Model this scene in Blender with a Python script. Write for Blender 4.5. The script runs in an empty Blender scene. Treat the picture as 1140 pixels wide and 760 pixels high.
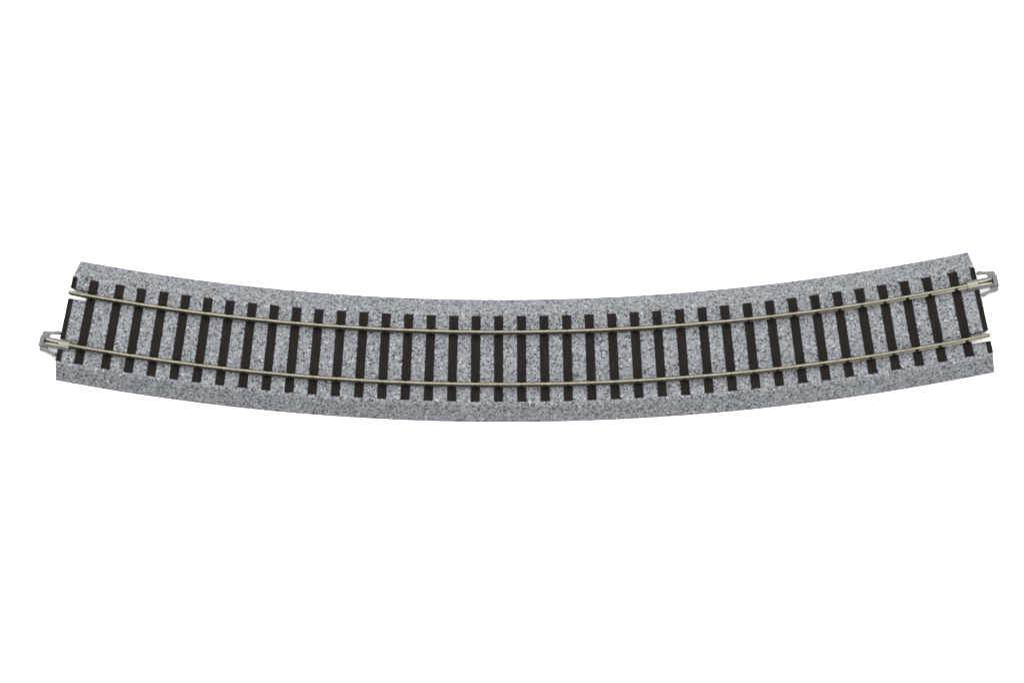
import bpy, bmesh, math, random
from mathutils import Vector, Matrix, noise
random.seed(7)
MM = 0.001
R0 = 790.0            # radius of the track centre line (mm)
SE = 153.45           # half length along the centre line
PITCH = 7.613
G = 8.68              # rail centre line to track centre line
ZT = 6.45             # sleeper top above the tabletop
C = bpy.context.scene.collection
scene = bpy.context.scene

# ------------------------------------------------------------------ helpers
def frame(s, r, z):
    """matrix (metres) at arc position s, radial r (+ = towards camera), height z over sleeper tops; local x = tangent, y = outward"""
    t = s / R0
    R = R0 + r
    x, y = R*math.sin(t), R0 - R*math.cos(t)
    return Matrix.Translation(Vector((x, y, z+ZT))*MM) @ Matrix.Rotation(t, 4, 'Z')

def P(s, r, z):
    t = s / R0
    R = R0 + r
    return Vector((R*math.sin(t), R0 - R*math.cos(t), z+ZT))*MM

def link(name, me, mats, parent=None, mw=None):
    o = bpy.data.objects.new(name, me)
    C.objects.link(o)
    for m in (mats if isinstance(mats, (list, tuple)) else [mats]):
        if me.materials.find(m.name) < 0:
            me.materials.append(m)
    if mw is not None:
        o.matrix_world = mw
    if parent is not None:
        o.parent = parent
    return o

def to_mesh(name, bm, smooth=False):
    bmesh.ops.recalc_face_normals(bm, faces=bm.faces[:])
    me = bpy.data.meshes.new(name)
    bm.to_mesh(me); bm.free()
    if smooth:
        for p in me.polygons: p.use_smooth = True
    return me

def add_box(bm, x0, x1, y0, y1, z0, z1, bev=0.0, top_in=0.0):
    """box in mm; top_in shrinks the top face"""
    c = []
    for z, k in ((z0, 0), (z1, top_in)):
        for x, y in ((x0+k, y0+k), (x1-k, y0+k), (x1-k, y1-k), (x0+k, y1-k)):
            c.append(bm.verts.new(Vector((x, y, z))*MM))
    fs = [bm.faces.new([c[i] for i in q]) for q in ((3,2,1,0), (4,5,6,7), (0,1,5,4), (1,2,6,5), (2,3,7,6), (3,0,4,7))]
    if bev > 0:
        es = list({e for f in fs for e in f.edges})
        bmesh.ops.bevel(bm, geom=es, offset=bev*MM, segments=2, affect='EDGES', profile=0.5)

def add_prism(bm, pts, z0, z1, bev=0.0):
    lo = [bm.verts.new(Vector((x, y, z0))*MM) for x, y in pts]
    hi = [bm.verts.new(Vector((x, y, z1))*MM) for x, y in pts]
    n = len(pts)
    fs = [bm.faces.new(lo[::-1]), bm.faces.new(hi)]
    for i in range(n):
        fs.append(bm.faces.new((lo[i], lo[(i+1) % n], hi[(i+1) % n], hi[i])))
    if bev > 0:
        es = [e for e in fs[1].edges]
        bmesh.ops.bevel(bm, geom=es, offset=bev*MM, segments=2, affect='EDGES', profile=0.5)

# ------------------------------------------------------------------ materials
class N:
    def __init__(self, name):
        self.m = bpy.data.materials.new(name); self.m.use_nodes = True
        self.t = self.m.node_tree
        self.b = self.t.nodes['Principled BSDF']
    def n(self, typ, **kw):
        o = self.t.nodes.new(typ)
        for k, v in kw.items(): setattr(o, k, v)
        return o
    def l(self, a, b): self.t.links.new(a, b)
    def ramp(self, fac, stops, interp='LINEAR'):
        r = self.n('ShaderNodeValToRGB'); r.color_ramp.interpolation = interp
        e = r.color_ramp.elements
        e[0].position, e[0].color = stops[0][0], (*stops[0][1], 1)
        e[1].position, e[1].color = stops[-1][0], (*stops[-1][1], 1)
        for p, c in stops[1:-1]:
            x = e.new(p); x.color = (*c, 1)
        self.l(fac, r.inputs[0]); return r.outputs[0]
    def coords(self, scale=(1, 1, 1), perobj=False):
        tc = self.n('ShaderNodeTexCoord')
        mp = self.n('ShaderNodeMapping'); mp.inputs['Scale'].default_value = scale
        src = tc.outputs['Object']
        if perobj:
            oi = self.n('ShaderNodeObjectInfo')
            mul = self.n('ShaderNodeMath', operation='MULTIPLY'); mul.inputs[1].default_value = 3.0
            self.l(oi.outputs['Random'], mul.inputs[0])
            add = self.n('ShaderNodeVectorMath', operation='ADD')
            self.l(src, add.inputs[0]); self.l(mul.outputs[0], add.inputs[1]); src = add.outputs[0]
        self.l(src, mp.inputs['Vector']); return mp.outputs[0]
    def noise(self, vec, scale, detail=2, rough=.5):
        t = self.n('ShaderNodeTexNoise'); t.inputs['Scale'].default_value = scale
        t.inputs['Detail'].default_value = detail; t.inputs['Roughness'].default_value = rough
        self.l(vec, t.inputs['Vector']); return t.outputs['Fac']
    def mix(self, fac, a, b, blend='MIX'):
        x = self.n('ShaderNodeMix', data_type='RGBA', blend_type=blend)
        if isinstance(fac, float): x.inputs[0].default_value = fac
        else: self.l(fac, x.inputs[0])
        for i, v in ((6, a), (7, b)):
            if isinstance(v, tuple): x.inputs[i].default_value = (*v, 1)
            else: self.l(v, x.inputs[i])
        return x.outputs[2]
    def bump(self, h, strength, dist):
        b = self.n('ShaderNodeBump'); b.inputs['Strength'].default_value = strength
        b.inputs['Distance'].default_value = dist
        self.l(h, b.inputs['Height']); self.l(b.outputs[0], self.b.inputs['Normal'])
    def set(self, **kw):
        for k, v in kw.items():
            self.b.inputs[k.replace('_', ' ')].default_value = v

GR = 0.264    # overall ballast albedo factor
def ballast_mat():
    m = N('grey_speckled_ballast')
    v = m.coords()
    # warp so grains are not neat cells
    wn = m.n('ShaderNodeTexNoise'); wn.inputs['Scale'].default_value = 1500; wn.inputs['Detail'].default_value = 1
    m.l(v, wn.inputs['Vector'])
    sub = m.n('ShaderNodeVectorMath', operation='SUBTRACT'); sub.inputs[1].default_value = (.5, .5, .5)
    m.l(wn.outputs['Color'], sub.inputs[0])
    sc = m.n('ShaderNodeVectorMath', operation='SCALE'); sc.inputs['Scale'].default_value = .0005
    m.l(sub.outputs[0], sc.inputs[0])
    ad = m.n('ShaderNodeVectorMath', operation='ADD'); m.l(v, ad.inputs[0]); m.l(sc.outputs[0], ad.inputs[1])
    def cells(scale, rnd=1.0):
        c = m.n('ShaderNodeTexVoronoi'); c.inputs['Scale'].default_value = scale
        c.inputs['Randomness'].default_value = rnd
        m.l(ad.outputs[0], c.inputs['Vector'])
        s = m.n('ShaderNodeSeparateColor'); m.l(c.outputs['Color'], s.inputs[0])
        return c, s
    c1, s1 = cells(2250)
    g = lambda x, t=1.0: (x*GR*.97, x*GR*(1.0), x*GR*(1.0+.078*t))
    base = m.ramp(s1.outputs[0], [(0, g(.07, 2.2)), (.10, g(.12, 1.8)), (.21, g(.25, 1.3)), (.33, g(.41)), (.60, g(.47)), (.82, g(.52, .8)), (.94, g(.66, .5)), (1, g(.95, .3))])
    c2, s2 = cells(4200)
    fine = m.ramp(s2.outputs[1], [(0, (.50, .51, .54)), (.20, (.88, .88, .90)), (.75, (1.03, 1.03, 1.03)), (1, (1.16, 1.16, 1.15))])
    col = m.mix(1.0, base, fine, 'MULTIPLY')
    blot = m.ramp(m.noise(v, 260, 3, .6), [(.28, (.95, .95, .965)), (.72, (1.04, 1.04, 1.035))])
    col = m.mix(1.0, col, blot, 'MULTIPLY')
    m.l(col, m.b.inputs['Base Color'])
    m.set(Roughness=.8, Specular_IOR_Level=.12)
    hmix = m.mix(.5, c1.outputs['Distance'], c2.outputs['Distance'])
    m.bump(hmix, .35, .00025)
    return m.m

def sleeper_mat():
    m = N('dark_brown_sleeper_plastic')
    v = m.coords((1, .05, 1), perobj=True)
    n = m.noise(v, 2600, 3, .65)
    n2 = m.noise(m.coords((1, 1, 1), perobj=True), 350, 2)
    col = m.ramp(n, [(.3, (0.0033, 0.0023, 0.0018)), (.55, (0.0065, 0.0047, 0.0037)), (.75, (0.0175, 0.0125, 0.0096))])
    col = m.mix(n2, col, (0.0050, 0.0042, 0.0038))
    m.l(col, m.b.inputs['Base Color'])
    m.set(Roughness=.62, Specular_IOR_Level=.04)
    m.bump(n, .6, .00022)
    return m.m

def chair_mat():
    m = N('black_chair_plastic')
    n = m.noise(m.coords(perobj=True), 900, 2)
    m.l(m.ramp(n, [(.3, (.0020, .0015, .0012)), (.7, (.0040, .0030, .0026))]), m.b.inputs['Base Color'])
    m.set(Roughness=.6, Specular_IOR_Level=.05)
    return m.m

def metal_mat(name, base, rough):
    m = N(name)
    n = m.noise(m.coords(), 420, 4, .6)
    d = tuple(c*.80 for c in base); b = tuple(c*1.12 for c in base)
    m.l(m.ramp(n, [(.3, d), (.7, b)]), m.b.inputs['Base Color'])
    r = m.ramp(m.noise(m.coords(), 900, 3), [(.3, (rough*.85,)*3), (.7, (rough*1.2,)*3)])
    m.l(r, m.b.inputs['Roughness'])
    m.set(Metallic=.85, Specular_IOR_Level=.2)
    m.bump(m.noise(m.coords((.12, 1, 1)), 2500, 2), .05, .00005)
    return m.m

def joiner_mat():
    m = N('pale_grey_joiner_plastic')
    n = m.noise(m.coords(), 700, 2)
    m.l(m.ramp(n, [(.3, (.058, .059, .057)), (.7, (.080, .081, .078))]), m.b.inputs['Base Color'])
    m.set(Roughness=.42, Specular_IOR_Level=.14, Subsurface_Weight=.0)
    return m.m

def table_mat():
    m = N('white_matt_tabletop')
    n = m.noise(m.coords(), 30, 3)
    m.l(m.ramp(n, [(.3, (.91, .91, .91)), (.7, (.93, .93, .93))]), m.b.inputs['Base Color'])
    m.set(Roughness=1.0, Specular_IOR_Level=0.0)
    return m.m

M_BALLAST, M_SLEEPER, M_CHAIR = ballast_mat(), sleeper_mat(), chair_mat()
M_RAIL = metal_mat('nickel_silver_rail', (.066, .060, .0455), .27)
M_CLIP = metal_mat('nickel_silver_contact', (.080, .076, .061), .30)
M_JOIN, M_TABLE = joiner_mat(), table_mat()

# ------------------------------------------------------------------ setting: the white tabletop
bm = bmesh.new()
n = 24; S = 3.0
vs = [[bm.verts.new((-S+2*S*i/n, -S+2*S*j/n, 0)) for i in range(n+1)] for j in range(n+1)]
for j in range(n):
    for i in range(n):
        bm.faces.new((vs[j][i], vs[j][i+1], vs[j+1][i+1], vs[j+1][i]))
table = link('tabletop', to_mesh('tabletop', bm), M_TABLE)
table['kind'] = 'structure'

# ------------------------------------------------------------------ the track piece
root = bpy.data.objects.new('model_railway_track', None)
root.empty_display_size = .02
C.objects.link(root)
root['label'] = 'curved piece of model railway track on grey speckled roadbed, lying on a white surface'
root['category'] = 'model track'

# --- roadbed: one skin with shoulders, slopes, and the four rail slots at its ends
SLOT0, SLOT_R0, SLOT_R1 = 147.35, 7.0, 10.35
HS = -0.30            # ballast level between the sleepers
def linsp(a, b, step):
    k = max(1, round((b-a)/step)); return [a+(b-a)*i/k for i in range(k)]
rs = []
cuts = [-20.52, -15.0, -SLOT_R1, -SLOT_R0, SLOT_R0, SLOT_R1, 15.0, 20.52]
for a_, b_ in zip(cuts[:-1], cuts[1:]): rs += linsp(a_, b_, .5)
rs.append(cuts[-1])
ss = []
scuts = [-SE, -SLOT0, SLOT0, SE]
for a_, b_ in zip(scuts[:-1], scuts[1:]): ss += linsp(a_, b_, .5)
ss.append(SE)
def prof(r):
    a = abs(r)
    if a < 15.0: return HS
    if a < 15.6:
        k = (a-15.0)/.6; return HS - .36*k*k
    z1 = HS-.36
    return z1 + (a-15.6)/(20.52-15.6)*(-6.25-z1)
bm = bmesh.new()
grid = []
for i, s in enumerate(ss):
    row = []
    for j, r in enumerate(rs):
        z = prof(r)
        q = Vector((s, r, z))
        edge_end = min(1.0, (SE-abs(s))/1.0)
        w1 = noise.noise(q*1.3)*.16 + noise.noise(q*.55+Vector((9, 3, 1)))*.10
        rr, s2 = r, s
        if abs(r) < 15.6:
            z += w1*.9*(.35+.65*edge_end)
        else:
            nrm = 1 if r > 0 else -1
            ke = max(.15, 1-(abs(r)-15.6)/4.9); z += w1*.8*ke; rr = r + nrm*w1*.7*ke
        # slightly soften the end arris
        z -= .22*max(0.0, 1-(SE-abs(s))/.6)**2
        row.append(bm.verts.new(P(s2, rr, z)))
    grid.append(row)
for i in range(len(ss)-1):
    sm = (ss[i]+ss[i+1])/2
    for j in range(len(rs)-1):
        rm = (rs[j]+rs[j+1])/2
        if abs(sm) > SLOT0 and SLOT_R0 < abs(rm) < SLOT_R1: continue
        bm.faces.new((grid[i][j], grid[i+1][j], grid[i+1][j+1], grid[i][j+1]))
for v in [v for v in bm.verts if not v.link_faces]: bm.verts.remove(v)
bnd = [e for e in bm.edges if e.is_boundary]
ret = bmesh.ops.extrude_edge_only(bm, edges=bnd)
low = [v for v in ret['geom'] if isinstance(v, bmesh.types.BMVert)]
for v in low: v.co.z = .00002
me = to_mesh('roadbed', bm)
for p in me.polygons: p.use_smooth = abs(p.normal.z) > .3
roadbed = link('roadbed', me, M_BALLAST, root)

# --- sleepers, each with two rail chairs
def sleeper_mesh(seed, flare):
    bm = bmesh.new()
    w, hl = 1.53, 14.25
    nx, ny = 6, 40
    top = []
    for j in range(ny+1):
        y = -hl+2*hl*j/ny
        row = []
        for i in range(nx+1):
            x = -w+2*w*i/nx
            q = Vector((x*2.2, y*.22, 3.0))
            z = noise.noise(q+Vector((0, seed*5.3, seed)))*.10
            if i in (0, nx): z -= .06
            if j in (0, ny): z -= .06
            xx = x + noise.noise(Vector((i*7.0, y*.8, 1+seed*3.7)))*.09
            if j >= ny-1 and i == 0: xx -= flare*(.5 if j == ny-1 else 1.0)
            if j <= 1 and i == nx: xx += flare*(.4 if j == 1 else .8)
            row.append(bm.verts.new(Vector((xx, y, z))*MM))
        top.append(row)
    for j in range(ny):
        for i in range(nx):
            bm.faces.new((top[j][i], top[j][i+1], top[j+1][i+1], top[j+1][i]))
    ret = bmesh.ops.extrude_edge_only(bm, edges=[e for e in bm.edges if e.is_boundary])
    for v in ret['geom']:
        if isinstance(v, bmesh.types.BMVert):
            v.co.z = -1.1*MM
    me = to_mesh('sleeper', bm)
    return me

def chair_mesh(flip):
    """plate under the rail with a clip over each side of its foot and two bolt heads; local origin under the rail"""
    bm = bmesh.new()
    add_box(bm, -.95, .95, -1.10, 1.10, -.10, .46, .06)
    for sy in (-1, 1):
        y0, y1 = sorted((sy*.27, sy*1.14))
        add_box(bm, -.44, .44, y0, y1, .30, 2.64, .12)
        bx = -.62*flip*sy
        y0, y1 = sorted((sy*1.02, sy*1.36))
        add_box(bm, bx-.17, bx+.17, y0, y1, -.05, .34, .07)
    return to_mesh('rail_chair', bm)

sl_me = [sleeper_mesh(q, f) for q, f in enumerate((0, .03, .06, 0, .28, .36, .42))]
for me in sl_me: me.materials.append(M_SLEEPER)
ch_me = [chair_mesh(1), chair_mesh(-1)]
proto = link('sleeper', sl_me[0], M_SLEEPER)
pch = [link('rail_chair', ch_me[0], M_CHAIR), link('rail_chair', ch_me[1], M_CHAIR)]
pch[0].location = (0, -G*MM, 0); pch[1].location = (0, G*MM, 0)
first = True
for k in range(-19, 20):
    s = k*PITCH
    if abs(k) == 19: s = math.copysign(145.95, k)
    if first: o, cs = proto, pch
    else:
        o = proto.copy(); C.objects.link(o); cs = []
        for c0 in pch:
            c = c0.copy(); C.objects.link(c); cs.append(c)
    first = False
    mw = frame(s, 0, random.uniform(-.04, .04)) @ Matrix.Rotation(random.uniform(-.004, .004), 4, 'Z')
    o.data = sl_me[random.choice((4, 5, 6))] if k > 11 else sl_me[random.randrange(4)]
    o.matrix_world = mw
    o.parent = root
    for c in cs:
        c.parent = o

# --- half sleepers flush with each end, broken by the rail slots
def end_sleeper(sgn):
    bm = bmesh.new()
    for a_, b_ in ((-14.35, -10.5), (-6.85, 6.85), (10.5, 14.35)):
        k = max(2, int((b_-a_)/1.0))
        for q in range(1):
            s0, s1 = SE-1.55, SE+.20
            lo, hi = [], []
            pts = [(s0, a_+(b_-a_)*i/k) for i in range(k+1)] + [(s1, b_-(b_-a_)*i/k) for i in range(k+1)]
            for x, r in pts:
                jx = noise.noise(Vector((x*3, r*.9, sgn)))*.06
                lo.append(bm.verts.new(P(sgn*(x+jx*.3), r, -2.6)))
                hi.append(bm.verts.new(P(sgn*(x+jx), r, noise.noise(Vector((x, r*.3, 4)))*.08)))
            m = len(pts)
            bm.faces.new(hi); bm.faces.new(lo[::-1])
            for i in range(m):
                bm.faces.new((lo[i], lo[(i+1) % m], hi[(i+1) % m], hi[i]))
    return link('end_sleeper', to_mesh('end_sleeper', bm), M_SLEEPER, root)
end_sleeper(1); end_sleeper(-1)

# --- rails
def rail(r, s0, s1):
    z0, z1 = .46, 2.60
    half = [(.80, z0), (.80, z0+.22), (.22, z0+.62), (.20, z1-.78), (.40, z1-.55), (.44, z1-.20), (.35, z1-.05), (.15, z1)]
    prof_ = half + [(-a, b) for a, b in half[::-1]]
    bm = bmesh.new()
    rows = []
    n = 460
    for i in range(n+1):
        s = s0+(s1-s0)*i/n
        wob = noise.noise(Vector((s*.16, r, 2)))*.05
        wz = noise.noise(Vector((s*.20, r, 7)))*.03
        rows.append([bm.verts.new(P(s*(R0)/(R0), r+a+wob, b+wz)) for a, b in prof_])
    m = len(prof_)
    for i in range(n):
        for j in range(m):
            bm.faces.new((rows[i][j], rows[i+1][j], rows[i+1][(j+1) % m], rows[i][(j+1) % m]))
    bm.faces.new(rows[0][::-1]); bm.faces.new(rows[-1])
    me = to_mesh('rail', bm)
    return link('rail', me, M_RAIL, root)
rail(-G, -153.6, 149.7)
rail(G, -149.7, 153.6)

# --- rail joiners: moulded body with two spring arms, and a forked metal contact
def joiner(sgn):
    base = frame(sgn*SE, -sgn*8.72, 0)
    if sgn < 0: base = base @ Matrix.Rotation(math.pi, 4, 'Z')
    bm = bmesh.new()
    add_box(bm, -6.0, 6.6, -1.50, 1.50, -3.4, -2.4, .08)          # floor
    for sy in (-1, 1):
        y = lambda a, b: sorted((sy*a, sy*b))
        a_, b_ = y(.98, 1.66); add_box(bm, -5.95, -4.35, a_, b_, -3.0, .50, .10)
        a_, b_ = y(1.0, 1.56); add_box(bm, -4.30, -3.75, a_, b_, -3.0, -.25, .05)
        a_, b_ = y(.98, 1.58); add_box(bm, -3.7, 5.45, a_, b_, -3.0, .42, .14)
    add_box(bm, 5.2, 6.75, -1.80, 1.80, -3.2, .30, .16)           # head block
    add_box(bm, 6.6, 6.92, -1.50, 1.50, -3.3, -.3, .12)
    for sy in (-1, 1):
        a_, b_ = sorted((sy*1.45, sy*2.0)); add_box(bm, 6.55, 6.95, a_, b_, -2.6, -.3, .12)
    body = link('rail_joiner', to_mesh('rail_joiner', bm), M_JOIN, root, base)
    for sy in (-1, 1):
        pts = [(6.35, 1.50), (6.55, 2.55), (6.35, 3.25), (5.7, 3.56), (4.3, 3.58), (3.1, 3.60), (2.45, 3.82), (1.95, 4.24), (1.30, 4.42),
               (.72, 4.15), (.55, 3.50), (.90, 3.04), (1.6, 2.94), (2.5, 2.84), (3.3, 2.74), (3.8, 2.50), (4.0, 1.50)]
        pts = [(a, sy*b) for a, b in pts]
        if sy > 0: pts = pts[::-1]
        b2 = bmesh.new()
        add_prism(b2, pts, -2.0, -.55, .14)
        a = link('spring_arm', to_mesh('spring_arm', b2, False), M_JOIN)
        a.parent = body
    b3 = bmesh.new()
    add_box(b3, -3.55, .35, -.98, .98, .35, .95, .12)
    add_box(b3, -3.55, .2, -.42, .42, .9, 1.25, .12)
    for sy in (-1, 1):
        pts = [(.0, sy*.30), (.9, sy*.22), (2.4, sy*.26), (4.7, sy*.52), (4.85, sy*.80), (4.6, sy*.98), (2.2, sy*.90), (.0, sy*.96)]
        if sy < 0: pts = pts[::-1]
        add_prism(b3, pts, -.8, .92, .10)
    c = link('contact_clip', to_mesh('contact_clip', b3), M_CLIP)
    c.parent = body
    return body
joiner(1); joiner(-1)

# ------------------------------------------------------------------ camera
cam = bpy.data.cameras.new('camera')
co = bpy.data.objects.new('camera', cam); C.objects.link(co)
Mx = [[0.9992295937370661, -0.004592106757211389, -0.038976038223352064],
      [0.008828457131557499, 0.9939777157930867, 0.10922618207844693],
      [0.03823973515512469, -0.10948613182631016, 0.9932524903532726]]
cp = Vector((34.67738683, -102.49911205, 982.0709959+ZT))*MM
mw = Matrix.Identity(4)
for i in range(3):
    for j in range(3): mw[j][i] = Mx[i][j]
    mw[i][3] = cp[i]
co.matrix_world = mw
cam.sensor_width = 36; cam.sensor_fit = 'HORIZONTAL'
cam.lens = 36*2.91353
cam.clip_start = .01; cam.clip_end = 50
scene.camera = co

# ------------------------------------------------------------------ light
w = bpy.data.worlds.new('World'); scene.world = w; w.use_nodes = True
bg = w.node_tree.nodes['Background']
bg.inputs[0].default_value = (.93, .965, 1.0, 1); bg.inputs[1].default_value = .50
def area(name, loc, target, size, power, col=(1, 1, 1)):
    l = bpy.data.lights.new(name, 'AREA'); l.shape = 'RECTANGLE'
    l.size, l.size_y = size; l.energy = power; l.color = col
    o = bpy.data.objects.new(name, l); C.objects.link(o)
    o.location = loc
    o.rotation_euler = (Vector(target)-Vector(loc)).to_track_quat('-Z', 'Y').to_euler()
    return o
area('softbox_back', (-.25, .80, 1.05), (0, 0, 0), (1.2, .6), 24, (1, .99, .97))
area('softbox_top', (.0, .20, 1.58), (0, 0, 0), (1.4, 1.0), 49, (1, 1, 1))
area('softbox_side', (.47, -.70, .52), (.12, 0, 0), (.18, .18), 5.2, (1, .98, .93))

# ------------------------------------------------------------------ render settings
scene.render.engine = 'CYCLES'
scene.cycles.pixel_filter_type = 'BLACKMAN_HARRIS'
scene.cycles.filter_width = 1.8
vs_ = scene.view_settings
vs_.view_transform = 'Standard'; vs_.look = 'None'; vs_.gamma = 1.0
vs_.use_curve_mapping = False; vs_.exposure = 0.0
scene.render.resolution_x, scene.render.resolution_y = 1024, 682
